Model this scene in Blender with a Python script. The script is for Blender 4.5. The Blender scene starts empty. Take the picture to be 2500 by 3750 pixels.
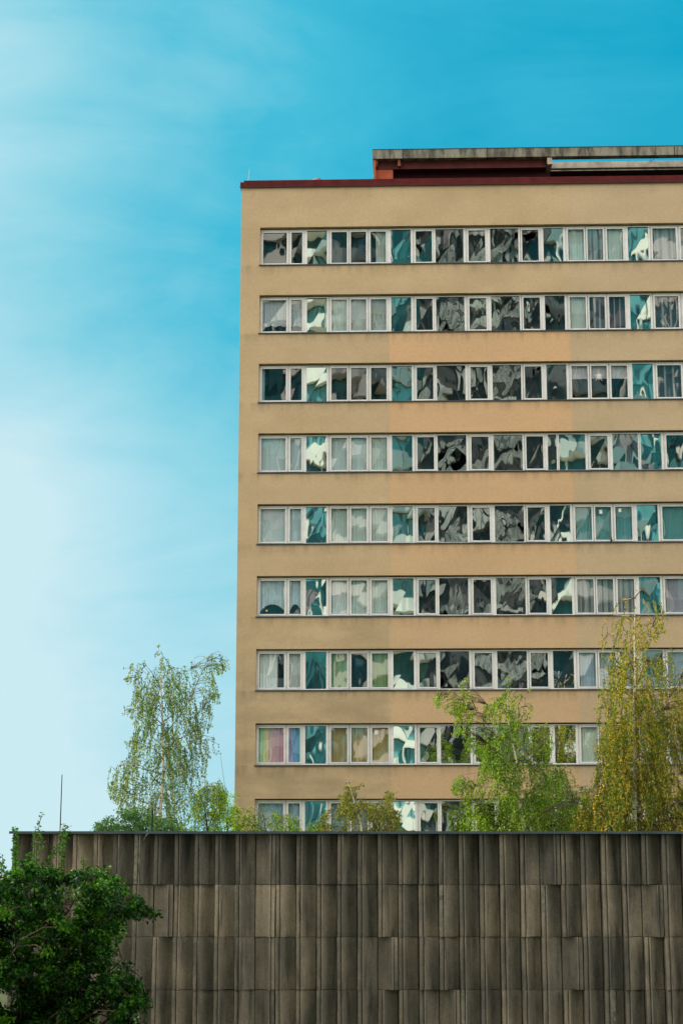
import bpy, math, random
import numpy as np
from mathutils import Vector, noise
random.seed(7); RNG = np.random.default_rng(11)
R = math.radians
SC = bpy.context.scene
COL = SC.collection

# ------------------------------------------------------------------ camera
F, TH, H = 6600.0, 0.197192715, 6.4          # focal length in photo pixels, pitch, eye height
cd = bpy.data.cameras.new('camera'); cam = bpy.data.objects.new('camera', cd); COL.objects.link(cam)
cam.location = (0, 0, H); cam.rotation_euler = (R(90) + TH, 0, 0)
cd.sensor_fit = 'HORIZONTAL'; cd.sensor_width = 24.0; cd.lens = 24.0 * F / 2500.0
cd.clip_start = 0.1; cd.clip_end = 6000
SC.camera = cam

# ------------------------------------------------------------------ sun, sky, exposure
SUN_EL, SUN_DIR = R(38), Vector((-0.90, 0.43, 0)).normalized()
sd = bpy.data.lights.new('sun', 'SUN'); sd.energy = 4.2; sd.angle = R(0.5); sd.color = (1.0, 0.93, 0.80)
sun = bpy.data.objects.new('sun', sd); COL.objects.link(sun)
to_sun = Vector((SUN_DIR.x * math.cos(SUN_EL), SUN_DIR.y * math.cos(SUN_EL), math.sin(SUN_EL)))
sun.rotation_euler = to_sun.to_track_quat('Z', 'Y').to_euler(); sun.location = (-60, 40, 90)

W = bpy.data.worlds.new('World'); SC.world = W; W.use_nodes = True
SC.view_settings.view_transform = 'Standard'; SC.view_settings.look = 'None'
SC.view_settings.exposure = 0.0; SC.view_settings.gamma = 1.0
SC.cycles.max_bounces = 10; SC.cycles.transparent_max_bounces = 24; SC.cycles.caustics_reflective = False

class NT:
    """tiny node-tree helper"""
    def __init__(s, tree): s.t = tree; s.n = tree.nodes; s.l = tree.links
    def node(s, kind, **kw):
        n = s.n.new(kind)
        for k, v in kw.items(): setattr(n, k, v)
        return n
    def link(s, a, b): s.l.new(a, b)
    def put(s, sock, v):
        if hasattr(v, 'is_output'): s.l.new(v, sock)
        else: sock.default_value = v
    def math(s, op, a, b=0.0, c=0.0, clamp=False):
        n = s.node('ShaderNodeMath', operation=op, use_clamp=clamp)
        for i, v in enumerate((a, b, c)): s.put(n.inputs[i], v)
        return n.outputs[0]
    def ss(s, v, a, b, lo=0.0, hi=1.0):
        n = s.node('ShaderNodeMapRange', interpolation_type='SMOOTHSTEP')
        for i, x in enumerate((v, a, b, lo, hi)): s.put(n.inputs[i], x)
        return n.outputs[0]
    def mix(s, f, a, b, blend='MIX'):
        n = s.node('ShaderNodeMix', data_type='RGBA', blend_type=blend)
        s.put(n.inputs[0], f); s.put(n.inputs[6], a); s.put(n.inputs[7], b)
        return n.outputs[2]
    def noise(s, vec, scale, detail=3.0, rough=0.5, dist=0.0):
        n = s.node('ShaderNodeTexNoise')
        if vec is not None: s.link(vec, n.inputs['Vector'])
        n.inputs['Scale'].default_value = scale; n.inputs['Detail'].default_value = detail
        n.inputs['Roughness'].default_value = rough; n.inputs['Distortion'].default_value = dist
        return n.outputs[0]
    def mapping(s, vec, scale=(1, 1, 1), loc=(0, 0, 0), rot=(0, 0, 0)):
        n = s.node('ShaderNodeMapping'); s.link(vec, n.inputs[0])
        n.inputs[1].default_value = loc; n.inputs[2].default_value = rot; n.inputs[3].default_value = scale
        return n.outputs[0]
    def ramp(s, f, stops):
        n = s.node('ShaderNodeValToRGB'); s.put(n.inputs[0], f)
        e = n.color_ramp.elements
        while len(e) < len(stops): e.new(0.5)
        for el, (p, c) in zip(e, stops): el.position = p; el.color = (*c, 1)
        return n.outputs[0]

def build_sky():
    k = NT(W.node_tree); k.n.clear()
    tc = k.node('ShaderNodeTexCoord'); d = tc.outputs['Generated']
    sx = k.node('ShaderNodeSeparateXYZ'); k.link(d, sx.inputs[0]); x, y, z = sx.outputs
    sky = k.node('ShaderNodeTexSky', sky_type='NISHITA'); sky.sun_disc = False
    sky.sun_elevation = SUN_EL; sky.sun_rotation = math.atan2(SUN_DIR.x, SUN_DIR.y)
    sky.air_density = 1.0; sky.dust_density = 1.0; sky.ozone_density = 1.0
    # thin cirrus veil: thickest towards the sun (left) and towards the horizon, streaky
    vn = k.noise(k.mapping(d, (5.0, 3, 15), rot=(0, R(-24), 0)), 1.0, 9, 0.64, 0.6)
    vb = k.noise(k.mapping(d, (5, 2, 7), loc=(3, 1, 2)), 1.0, 4, 0.55, 0.4)
    a = k.math('MULTIPLY_ADD', x, -1.25, 0.295)
    a = k.math('MULTIPLY_ADD', k.ss(x, -0.09, -0.20), 0.20, a)
    a = k.math('MULTIPLY_ADD', k.ss(z, 0.31, 0.18), 0.33, a)
    a = k.math('MULTIPLY_ADD', k.ss(z, 0.19, 0.05), 0.15, a)
    a = k.math('MULTIPLY_ADD', k.math('SUBTRACT', vn, 0.5), 0.46, a)
    a = k.math('MULTIPLY_ADD', k.math('SUBTRACT', vb, 0.5), 0.50, a, clamp=True)
    front = k.ramp(a, [(0.0, (0.0, 0.365, 0.585)), (0.33, (0.06, 0.51, 0.705)),
                       (0.60, (0.26, 0.66, 0.79)), (0.85, (0.47, 0.77, 0.87)), (1.0, (0.60, 0.83, 0.89))])
    front = k.mix(1.0, front, (10, 10, 10, 1), 'MULTIPLY')
    nish = k.mix(1.0, sky.outputs[0], (0.75, 1.0, 1.0, 1), 'MULTIPLY')
    # bright broken clouds added in the unseen sky behind the camera, to light the facade
    cn = k.noise(k.mapping(d, (3, 3, 6)), 1.0, 5, 0.55)
    fill_cloud = k.mix(k.ss(cn, 0.35, 0.62), (15.0, 15.4, 15.4, 1), (28.0, 26.2, 23.6, 1))
    back = k.mix(k.ss(cn, 0.24, 0.36), nish, fill_cloud)
    fb = k.ss(y, 0.35, -0.25)
    up = k.ss(z, 0.50, 0.75)
    c = k.mix(up, front, nish)
    c = k.mix(fb, c, back)
    bg = k.node('ShaderNodeBackground'); k.link(c, bg.inputs[0]); bg.inputs[1].default_value = 0.1
    out = k.node('ShaderNodeOutputWorld'); k.link(bg.outputs[0], out.inputs[0])
build_sky()

# ------------------------------------------------------------------ helpers
def unproj(px, py, Y):
    """real point at distance Y seen at a photo pixel (used to survey the place from the photo)"""
    u, v = px - 1250.0, 1875.0 - py
    dy = F * math.cos(TH) - v * math.sin(TH); dz = F * math.sin(TH) + v * math.cos(TH)
    return (u * Y / dy, H + dz * Y / dy)

class MB:
    def __init__(s): s.v = []; s.f = []; s.a = []; s.m = []
    def quad(s, pts, a=0.5, m=0):
        i = len(s.v); s.v += [tuple(p) for p in pts]; s.f.append(tuple(range(i, i + len(pts)))); s.a.append(a); s.m.append(m)
    def box(s, x0, x1, y0, y1, z0, z1, a=0.5, m=0):
        i = len(s.v)
        s.v += [(x, y, z) for z in (z0, z1) for x, y in ((x0, y0), (x1, y0), (x1, y1), (x0, y1))]
        for q in ((0, 3, 2, 1), (4, 5, 6, 7), (0, 1, 5, 4), (1, 2, 6, 5), (2, 3, 7, 6), (3, 0, 4, 7)):
            s.f.append(tuple(i + j for j in q)); s.a.append(a); s.m.append(m)
    def tube(s, pts, rad, n=6, a=0.5, m=0):
        pts = [Vector(p) for p in pts]; base = len(s.v)
        for k, p in enumerate(pts):
            t = (pts[min(k + 1, len(pts) - 1)] - pts[max(k - 1, 0)])
            t = t.normalized() if t.length > 1e-9 else Vector((0, 0, 1))
            u = t.cross(Vector((0.31, 0.95, 0.07))).normalized(); w = t.cross(u)
            r = rad[k] if hasattr(rad, '__len__') else rad
            for j in range(n):
                an = 2 * math.pi * j / n
                s.v.append(tuple(p + (u * math.cos(an) + w * math.sin(an)) * r))
        for k in range(len(pts) - 1):
            for j in range(n):
                a0, a1 = base + k * n + j, base + k * n + (j + 1) % n
                s.f.append((a0, a1, a1 + n, a0 + n)); s.a.append(a); s.m.append(m)
        s.f.append(tuple(base + j for j in range(n))[::-1]); s.a.append(a); s.m.append(m)
        s.f.append(tuple(base + (len(pts) - 1) * n + j for j in range(n))); s.a.append(a); s.m.append(m)
    def build(s, name, mats, parent=None, smooth=False):
        me = bpy.data.meshes.new(name); me.from_pydata(s.v, [], s.f)
        if not isinstance(mats, (list, tuple)): mats = [mats]
        for m in mats: me.materials.append(m)
        if s.a:
            if isinstance(s.a[0], tuple):
                at = me.attributes.new('tint', 'FLOAT_COLOR', 'FACE'); at_is = at
                for i, c in enumerate(s.a): at.data[i].color = (*c, 1)
            else:
                at = me.attributes.new('tint', 'FLOAT', 'FACE'); at.data.foreach_set('value', s.a)
        me.polygons.foreach_set('material_index', s.m)
        if smooth: me.polygons.foreach_set('use_smooth', [True] * len(s.f))
        me.update()
        o = bpy.data.objects.new(name, me); COL.objects.link(o); o.parent = parent
        return o

def tag(o, label=None, cat=None, group=None, kind=None):
    if label: o['label'] = label
    if cat: o['category'] = cat
    if group: o['group'] = group
    if kind: o['kind'] = kind
    return o
def thing(name, label, cat, loc=(0, 0, 0), rz=0.0, group=None):
    o = bpy.data.objects.new(name, None); COL.objects.link(o); o.location = loc; o.rotation_euler = (0, 0, rz)
    o.empty_display_size = 0.3
    return tag(o, label, cat, group)

# ------------------------------------------------------------------ materials
def mat(name):
    m = bpy.data.materials.new(name); m.use_nodes = True
    k = NT(m.node_tree); k.n.clear()
    out = k.node('ShaderNodeOutputMaterial')
    return m, k, out
def pbr(k, out, col, rough=0.8, spec=0.3, bump=None, bstr=0.3, bdist=0.01, metal=0.0):
    b = k.node('ShaderNodeBsdfPrincipled')
    k.put(b.inputs['Base Color'], col if hasattr(col, 'is_output') else (*col, 1))
    k.put(b.inputs['Roughness'], rough); b.inputs['Specular IOR Level'].default_value = spec
    b.inputs['Metallic'].default_value = metal
    if bump is not None:
        n = k.node('ShaderNodeBump'); n.inputs['Strength'].default_value = bstr; n.inputs['Distance'].default_value = bdist
        k.link(bump, n.inputs['Height']); k.link(n.outputs[0], b.inputs['Normal'])
    k.link(b.outputs[0], out.inputs[0]); return b
def OC(k): return k.node('ShaderNodeTexCoord').outputs['Object']
def POS(k): return k.node('ShaderNodeNewGeometry').outputs['Position']
def simple(name, col, rough=0.7, var=0.15, scale=4.0, spec=0.3, metal=0.0):
    m, k, out = mat(name)
    n = k.noise(OC(k), scale, 5, 0.6)
    f = k.ss(n, 0.3, 0.7, 1 - var, 1 + var)
    hs = k.node('ShaderNodeHueSaturation'); hs.inputs['Color'].default_value = (*col, 1); k.link(f, hs.inputs['Value'])
    pbr(k, out, hs.outputs[0], rough, spec, n, 0.2, 0.004, metal)
    return m

def m_plaster():
    m, k, out = mat('beige_render')
    oc = OC(k); s = k.node('ShaderNodeSeparateXYZ'); k.link(oc, s.inputs[0]); x, y, z = s.outputs
    big = k.noise(k.mapping(oc, (0.35, 0.35, 0.5)), 1.0, 4, 0.6)
    stk = k.noise(k.mapping(oc, (2.2, 2.2, 0.25)), 1.0, 5, 0.65)
    fine = k.noise(oc, 9.0, 5, 0.75); grit = k.noise(oc, 45.0, 2, 0.7)
    base = k.mix(k.ss(big, 0.3, 0.7), (0.495, 0.367, 0.218, 1), (0.56, 0.420, 0.256, 1))
    # newer orange repaint between two vertical edges, from the second band of windows down, fading out lower
    wob = k.math('MULTIPLY_ADD', fine, 0.05, x)
    px = k.math('MULTIPLY', k.ss(wob, 1.98, 2.08), k.ss(wob, 9.60, 9.48))
    zz = k.math('ADD', z, k.math('MULTIPLY', stk, 0.2))
    pz = k.math('MULTIPLY', k.ss(z, 6.4 + 22.6, 6.4 + 22.2), k.ss(zz, 6.4 + 8.0, 6.4 + 21.0, 0.45, 0.88))
    base = k.mix(k.math('MULTIPLY', px, pz), base, (0.645, 0.41, 0.225, 1))
    base = k.mix(k.math('MULTIPLY', k.ss(x, 9.5, 9.56), 0.35), base, (0.51, 0.40, 0.27, 1))
    # rain streaks below each sill (storeys repeat every 3 m) and soot blotches
    fz = k.math('FRACT', k.math('DIVIDE', k.math('SUBTRACT', z, 6.4 + 1.165), 3.0))
    under = k.math('MULTIPLY', k.ss(fz, 0.80, 0.985), k.ss(z, 6.4 + 25.3, 6.4 + 25.1))
    st = k.math('MULTIPLY', under, k.ss(stk, 0.40, 0.66))
    above = k.math('MULTIPLY', k.ss(fz, 0.72, 0.575), k.ss(stk, 0.5, 0.7))
    d = k.math('MULTIPLY_ADD', st, 0.42, k.math('MULTIPLY', above, 0.14))
    low = k.ss(z, 6.4 + 17.0, 6.4 + 4.0)
    bl = k.noise(k.mapping(oc, (0.28, 0.28, 0.75), loc=(4, 0, 1)), 1.0, 4, 0.55)
    lowx = k.math('MULTIPLY', low, k.ss(x, 2.02, 1.9))
    d = k.math('MULTIPLY_ADD', k.math('MULTIPLY', k.math('MAXIMUM', lowx, 0.22), k.ss(bl, 0.38, 0.62)), 0.42, d)
    d = k.math('MULTIPLY_ADD', low, 0.10, d, clamp=True)
    base = k.mix(d, base, (0.24, 0.185, 0.115, 1))
    base = k.mix(1.0, base, k.ramp(k.math('MULTIPLY_ADD', grit, 0.5, k.math('MULTIPLY', fine, 0.5)), [(0.32, (0.82, 0.82, 0.82)), (0.68, (1.14, 1.14, 1.14))]), 'MULTIPLY')
    pbr(k, out, base, 0.92, 0.15, k.math('ADD', grit, fine), 0.5, 0.006)
    return m

def m_concrete(name='ribbed_concrete', lo=(0.160, 0.150, 0.122), hi=(0.43, 0.358, 0.262), grime=(0.050, 0.053, 0.051)):
    m, k, out = mat(name)
    oc = OC(k); at = k.node('ShaderNodeAttribute', attribute_name='tint'); t = at.outputs['Fac']
    s = k.node('ShaderNodeSeparateXYZ'); k.link(oc, s.inputs[0])
    big = k.noise(k.mapping(oc, (1.6, 1.6, 1.0)), 1.0, 4, 0.6)
    stk = k.noise(k.mapping(oc, (7.0, 7.0, 0.8)), 1.0, 5, 0.6)
    fine = k.noise(oc, 22.0, 5, 0.8); grit = k.noise(oc, 90.0, 2, 0.8)
    f = k.math('ADD', k.math('MULTIPLY', t, 0.85), k.math('MULTIPLY', k.math('SUBTRACT', big, 0.5), 1.5))
    base = k.mix(k.ss(f, 0.0, 1.0), (*lo, 1), (*hi, 1))
    base = k.mix(k.math('MULTIPLY', k.ss(k.math('ADD', stk, k.math('MULTIPLY', k.ss(s.outputs[2], 6.1, 7.0), 0.035)), 0.48, 0.70), 0.70), base, (*grime, 1))
    sp = k.ramp(k.math('MULTIPLY_ADD', grit, 0.6, k.math('MULTIPLY', fine, 0.4)), [(0.30, (0.55, 0.55, 0.55)), (0.5, (1, 1, 1)), (0.72, (1.6, 1.55, 1.45))])
    base = k.mix(1.0, base, sp, 'MULTIPLY')
    pbr(k, out, base, 0.95, 0.1, k.math('ADD', grit, fine), 0.7, 0.006)
    return m

def m_glass(name, fac, tint, trans, amp, scale, rough=0.014):
    """window glass: warped float pane, partly mirror coated, partly see-through"""
    m, k, out = mat(name)
    oc = OC(k)
    ga = k.node('ShaderNodeAttribute', attribute_name='tint').outputs['Fac']
    off = k.node('ShaderNodeCombineXYZ')
    for i, mlt in enumerate((37.0, 11.0, 53.0)): k.link(k.math('MULTIPLY', ga, mlt), off.inputs[i])
    va = k.node('ShaderNodeVectorMath', operation='ADD'); k.link(oc, va.inputs[0]); k.link(off.outputs[0], va.inputs[1])
    v = va.outputs[0]
    h = k.math('MULTIPLY', k.noise(k.mapping(v, (1.25, 1.0, 0.72), rot=(0, R(38), 0)), scale, 1.0, 0.35, 0.35), amp)
    h2 = k.math('MULTIPLY', k.noise(k.mapping(v, (1.0, 1.0, 0.45)), scale * 2.9, 0.0, 0.5, 0.5), amp * 0.15)
    n = k.node('ShaderNodeBump'); n.inputs['Strength'].default_value = 1.0; n.inputs['Distance'].default_value = 1.0
    k.link(k.math('ADD', h, h2), n.inputs['Height'])
    g = k.node('ShaderNodeBsdfGlossy'); g.inputs['Color'].default_value = (*tint, 1); g.inputs['Roughness'].default_value = rough
    k.link(n.outputs[0], g.inputs['Normal'])
    t = k.node('ShaderNodeBsdfTransparent'); t.inputs['Color'].default_value = (*trans, 1)
    mx = k.node('ShaderNodeMixShader'); mx.inputs[0].default_value = fac
    k.link(t.outputs[0], mx.inputs[1]); k.link(g.outputs[0], mx.inputs[2]); k.link(mx.outputs[0], out.inputs[0])
    return m

def m_curtain():
    m, k, out = mat('curtain_cloth')
    at = k.node('ShaderNodeAttribute', attribute_name='tint')
    oc = OC(k); n = k.noise(k.mapping(oc, (14, 14, 0.6)), 1.0, 3, 0.6)
    c = k.mix(1.0, at.outputs['Color'], k.ramp(n, [(0.35, (1.38, 1.38, 1.38)), (0.65, (1.58, 1.58, 1.58))]), 'MULTIPLY')
    d = k.node('ShaderNodeBsdfDiffuse'); k.link(c, d.inputs[0])
    k.link(d.outputs[0], out.inputs[0]); return m

def m_leaf(name, c0, c1, c2, trans=0.45, spec=0.22):
    m, k, out = mat(name)
    t = k.node('ShaderNodeAttribute', attribute_name='tint').outputs['Fac']
    c = k.ramp(t, [(0.0, c0), (0.5, c1), (1.0, c2)])
    p = k.node('ShaderNodeBsdfPrincipled'); k.link(c, p.inputs['Base Color'])
    p.inputs['Roughness'].default_value = 0.45; p.inputs['Specular IOR Level'].default_value = spec
    tr = k.node('ShaderNodeBsdfTranslucent')
    k.link(k.mix(1.0, c, (1.5, 1.5, 0.6, 1), 'MULTIPLY'), tr.inputs[0])
    mx = k.node('ShaderNodeMixShader'); mx.inputs[0].default_value = trans
    k.link(p.outputs[0], mx.inputs[1]); k.link(tr.outputs[0], mx.inputs[2]); k.link(mx.outputs[0], out.inputs[0])
    return m

def m_bark(name, c, dark, thr=0.56):
    m, k, out = mat(name)
    oc = OC(k); n = k.noise(k.mapping(oc, (3, 3, 9)), 1.6, 5, 0.65); f = k.noise(oc, 25, 3, 0.6)
    col = k.mix(k.ss(n, thr, thr + 0.06), (*c, 1), (*dark, 1))
    pbr(k, out, col, 0.8, 0.2, f, 0.5, 0.01); return m

def m_ground():
    m, k, out = mat('ground_grass')
    p = POS(k); n = k.noise(p, 0.25, 6, 0.6); g = k.noise(p, 6.0, 5, 0.7)
    c = k.mix(k.ss(n, 0.35, 0.65), (0.05, 0.075, 0.022, 1), (0.085, 0.10, 0.04, 1))
    c = k.mix(k.math('MULTIPLY', g, 0.5), c, (0.10, 0.085, 0.055, 1))
    pbr(k, out, c, 0.95, 0.1, g, 0.6, 0.05); return m

def m_slab():
    m, k, out = mat('weathered_roof_concrete')
    oc = OC(k); st = k.noise(k.mapping(oc, (2.5, 2.5, 0.5)), 1.0, 6, 0.7); f = k.noise(oc, 18, 4, 0.8)
    s = k.node('ShaderNodeSeparateXYZ'); k.link(oc, s.inputs[0])
    c = k.mix(k.ss(st, 0.38, 0.60), (0.075, 0.072, 0.06, 1), (0.27, 0.255, 0.20, 1))
    c = k.mix(k.math('MULTIPLY', k.ss(f, 0.5, 0.7), 0.4), c, (0.42, 0.40, 0.33, 1))
    pbr(k, out, c, 0.95, 0.1, f, 0.6, 0.01); return m

M = dict(
    render=m_plaster(), concrete=m_concrete(), chip=simple('fresh_broken_concrete', (0.25, 0.235, 0.185), 0.95, 0.3, 14),
    slab=m_slab(), palebeam=simple('pale_beam_concrete', (0.42, 0.37, 0.30), 0.9, 0.25, 3.0),
    frame=simple('white_window_frame', (0.72, 0.72, 0.70), 0.5, 0.07, 3.0, 0.4),
    seal=simple('dark_gasket', (0.03, 0.035, 0.035), 0.6),
    sill=simple('dark_sill_metal', (0.035, 0.045, 0.055), 0.45, 0.2, 3.0, 0.5),
    redmetal=simple('dark_red_flashing', (0.098, 0.013, 0.013), 0.6, 0.22, 2.5, 0.12),
    redseam=simple('red_flashing_seam', (0.05, 0.011, 0.012), 0.6),
    redwall=simple('oxblood_cladding', (0.060, 0.013, 0.013), 0.75, 0.2, 3.0),
    redbeam=simple('oxblood_beam', (0.095, 0.018, 0.017), 0.7, 0.25, 3.0),
    orange=simple('terracotta_paint', (0.42, 0.10, 0.045), 0.8, 0.12, 3.0),
    rust=simple('rusty_bracket_steel', (0.20, 0.07, 0.03), 0.8, 0.5, 9.0),
    soffit=simple('brown_soffit', (0.050, 0.022, 0.020), 0.9, 0.2, 3.0),
    capmetal=simple('blue_grey_cap_metal', (0.060, 0.090, 0.110), 0.55, 0.2, 2.0, 0.5),
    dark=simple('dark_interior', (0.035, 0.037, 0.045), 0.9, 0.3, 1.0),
    roofing=simple('roofing_felt', (0.06, 0.06, 0.06), 0.9),
    mirror=m_glass('coated_mirror_glass', 0.90, (0.90, 1.0, 0.97), (0.30, 0.42, 0.42), 0.0080, 0.75),
    grey=m_glass('grey_mirror_glass', 0.74, (0.74, 0.76, 0.74), (0.40, 0.42, 0.42), 0.0105, 0.85),
    clear=m_glass('window_glass', 0.30, (0.90, 0.87, 0.92), (0.92, 0.96, 0.96), 0.0075, 0.75),
    curtain=m_curtain(), steel=simple('galvanised_steel', (0.55, 0.54, 0.52), 0.4, 0.1, 5, 0.5, 0.3),
    black=simple('black_painted_steel', (0.015, 0.015, 0.02), 0.5), white=simple('white_paper', (0.75, 0.74, 0.70), 0.7, 0.04),
    gold=simple('gold_foil', (0.75, 0.50, 0.14), 0.4), brown=simple('brown_bottle_glass', (0.22, 0.07, 0.03), 0.3),
    lilac=simple('pale_lilac_paper', (0.70, 0.66, 0.68), 0.7, 0.05),
    birch=m_bark('birch_bark', (0.78, 0.68, 0.57), (0.06, 0.045, 0.035)),
    limb=m_bark('birch_limb_bark', (0.36, 0.27, 0.19), (0.07, 0.05, 0.035), .5),
    bark=m_bark('brown_bark', (0.045, 0.033, 0.025), (0.02, 0.022, 0.018)),
    twig=simple('twig_bark', (0.085, 0.058, 0.038), 0.85, 0.3, 5),
    g_birch=m_leaf('leaf_fresh_green', (0.035, 0.12, 0.022), (0.10, 0.22, 0.045), (0.46, 0.52, 0.26)),  # palest stop paints the bright glints on the leaves
    g_bright=m_leaf('leaf_bright_green', (0.05, 0.17, 0.010), (0.20, 0.37, 0.025), (0.46, 0.54, 0.09)),
    g_dark=m_leaf('leaf_blue_green', (0.022, 0.085, 0.022), (0.05, 0.15, 0.035), (0.13, 0.25, 0.07), 0.35),
    g_gold=m_leaf('leaf_gold_green', (0.06, 0.18, 0.012), (0.27, 0.30, 0.03), (0.74, 0.50, 0.09)),
    g_olive=m_leaf('leaf_olive', (0.06, 0.15, 0.012), (0.19, 0.23, 0.03), (0.42, 0.36, 0.07)),
    g_near=m_leaf('leaf_deep_green', (0.003, 0.022, 0.002), (0.010, 0.068, 0.004), (0.11, 0.29, 0.022), 0.36),  # near-black stop paints the deep shade inside the crown
    g_shoot=m_leaf('leaf_young_shoot', (0.035, 0.13, 0.015), (0.07, 0.20, 0.025), (0.13, 0.27, 0.05), 0.45),
    ground=m_ground(), paving=simple('asphalt', (0.05, 0.05, 0.052), 0.9, 0.2, 1.0),
    opp_white=simple('cream_balcony_concrete', (0.80, 0.76, 0.66), 0.8, 0.10, 0.4),
    opp_teal=simple('teal_glass_cladding', (0.018, 0.115, 0.115), 0.35, 0.9, 0.12, 0.6),
    opp_aqua=simple('aqua_glass_cladding', (0.16, 0.42, 0.42), 0.35, 0.3, 0.3, 0.6),
    opp_dark=simple('charcoal_concrete', (0.12, 0.122, 0.12), 0.9, 0.5, 0.2),
    opp_grey=simple('grey_stair_concrete', (0.58, 0.56, 0.49), 0.9, 0.4, 0.3),
    opp_pink=simple('mauve_render', (0.34, 0.28, 0.28), 0.9, 0.2, 0.3),
)

# ------------------------------------------------------------------ ground and street
g = MB(); g.quad([(-1500, -1500, 0), (1500, -1500, 0), (1500, 3000, 0), (-1500, 3000, 0)])
tag(g.build('ground', M['ground']), kind='structure')
g = MB(); g.box(-300, 300, 6, 14, -0.3, 0.02)
tag(g.build('road', M['paving']), kind='structure')
g = MB(); g.box(-300, 300, 14, 17.5, -0.3, 0.14)
tag(g.build('pavement', simple('pavement_slabs', (0.22, 0.21, 0.19), 0.9)), kind='structure')

# ------------------------------------------------------------------ apartment tower
PHI, D = 0.0331805867, 72.577
tower = thing('apartment_building', 'tall beige apartment block with bands of white framed windows and a dark red roof edge', 'building', (0, D, 0), -PHI)
X0, XE = -4.265, 19.0                  # left corner, right end (beyond the picture)
OX0, OX1 = -3.455, 18.3                # window bands
TOP = H + 28.66
SILL = [H + 28.165 - 3.0 * k for k in range(1, 10)]
HD = 1.69
w = MB()
w.box(X0, OX0, 0, 0.42, 0, TOP)
w.box(OX1, XE, 0, 0.42, 0, TOP)
zs = [TOP]
for s_ in SILL: zs += [s_ + HD, s_]
zs.append(0.0)
for i in range(0, len(zs), 2): w.box(OX0, OX1, 0, 0.42, zs[i + 1], zs[i])
w.box(X0, X0 + 0.3, 0.42, 13.7, 0, TOP); w.box(XE - 0.3, XE, 0.42, 13.7, 0, TOP); w.box(X0, XE, 13.7, 14, 0, TOP)
w.build('wall', M['render'], tower)
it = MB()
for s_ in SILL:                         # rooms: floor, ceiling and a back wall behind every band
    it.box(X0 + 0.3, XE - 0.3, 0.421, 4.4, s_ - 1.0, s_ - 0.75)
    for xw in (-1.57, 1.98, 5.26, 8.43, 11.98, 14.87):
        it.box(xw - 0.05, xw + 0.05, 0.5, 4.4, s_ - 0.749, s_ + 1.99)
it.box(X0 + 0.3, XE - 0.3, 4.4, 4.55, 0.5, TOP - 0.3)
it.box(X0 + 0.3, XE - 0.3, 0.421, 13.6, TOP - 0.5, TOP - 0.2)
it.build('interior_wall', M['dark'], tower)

# red metal edge with a stepped left end, seams and rivets
fl = MB()
fl.box(X0 - 0.05, X0 + 0.10, -0.07, 0.5, TOP, TOP + 0.215)
fl.box(X0 + 0.10, XE + 0.05, -0.07, 0.5, TOP, TOP + 0.29)
fl.box(X0 - 0.05, X0 + 0.3, 0.5, 14.05, TOP, TOP + 0.215); fl.box(XE - 0.3, XE + 0.05, 0.5, 14.05, TOP, TOP + 0.29)
fl.box(X0 + 0.3, XE - 0.3, 13.75, 14.05, TOP, TOP + 0.29)
flash = fl.build('roof_edge_flashing', M['redmetal'], tower)
sm = MB()
sm.box(X0 - 0.075, XE, -0.095, -0.07, TOP - 0.025, TOP + 0.012)
x = -3.51
while x < 18:
    sm.box(x - 0.012, x + 0.012, -0.078, -0.07, TOP + 0.012, TOP + 0.30); x += 1.99
for x in np.arange(-4.0, 18, 1.13): sm.box(x - 0.03, x + 0.03, 0.1, 0.16, TOP + 0.29, TOP + 0.315)
sm.build('seam', M['redseam'], flash)
rf = MB(); rf.box(X0 + 0.3, XE - 0.3, 0.5, 13.75, TOP - 0.1, TOP + 0.1); rf.build('roof', M['roofing'], tower)

# roof terrace structure
T = H + 30.545
ct = MB()
ct.box(1.325, 17.6, 0.60, 0.98, T - 0.40, T)                      # front edge of the roof slab
ct.box(1.325, 9.03, 0.98, 6.0, T - 0.36, T)
ct.box(9.03, 17.6, 3.10, 6.0, T - 0.36, T)                        # the pergola hole lies in front of this
canopy = ct.build('canopy_slab', M['slab'], tower)
cj = MB(); 
for x in (2.63, 6.25, 10.6, 14.25): cj.box(x - 0.02, x + 0.02, 0.594, 0.60, T - 0.39, T - 0.005)
cj.box(1.31, 17.62, 0.585, 1.0, T, T + 0.025)
cj.build('joint', M['seal'], canopy)
b = MB(); b.box(1.45, 8.80, 0.92, 1.10, T - 0.76, T - 0.40); b.build('edge_beam', M['redbeam'], tower)
b = MB(); b.box(1.34, 9.0, 1.55, 1.70, TOP, T - 0.36)
b.box(9.0, 17.6, 3.6, 3.8, TOP, T - 0.36)
b.box(1.34, 1.5, 1.70, 6.0, TOP, T - 0.36)
rw = b.build('rooftop_wall', M['redwall'], tower)
b = MB()
for x in np.arange(2.22, 9.0, 0.60): b.box(x - 0.02, x + 0.02, 1.53, 1.55, TOP, T - 0.38)
b.build('joint', M['seal'], rw)
b = MB(); b.box(1.40, 2.19, 0.95, 1.549, TOP + 0.1, T - 0.765); b.build('terracotta_pier', M['orange'], tower)
b = MB(); b.box(1.352, 1.449, 0.66, 1.2, TOP + 0.1, T - 0.402); b.build('side_post', M['orange'], tower)
for x0, x1, mm in ((1.455, 1.53, 'rust'), (2.40, 2.52, 'rust')):
    b = MB(); b.box(x0, x1, 0.70, 0.918, T - 0.70, T - 0.402); b.build('bracket', M[mm], tower)
b = MB(); b.box(8.82, 9.02, 0.66, 3.09, T - 0.72, T - 0.402); b.build('bracket', M['palebeam'], tower)
b = MB(); b.box(9.03, 17.6, 2.1, 2.35, T - 0.33, T - 0.055); bb = b.build('pergola_beam', M['palebeam'], tower)
b = MB(); b.box(9.03, 17.6, 2.36, 3.59, T - 0.40, T - 0.362); b.build('soffit', M['soffit'], tower)
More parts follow.
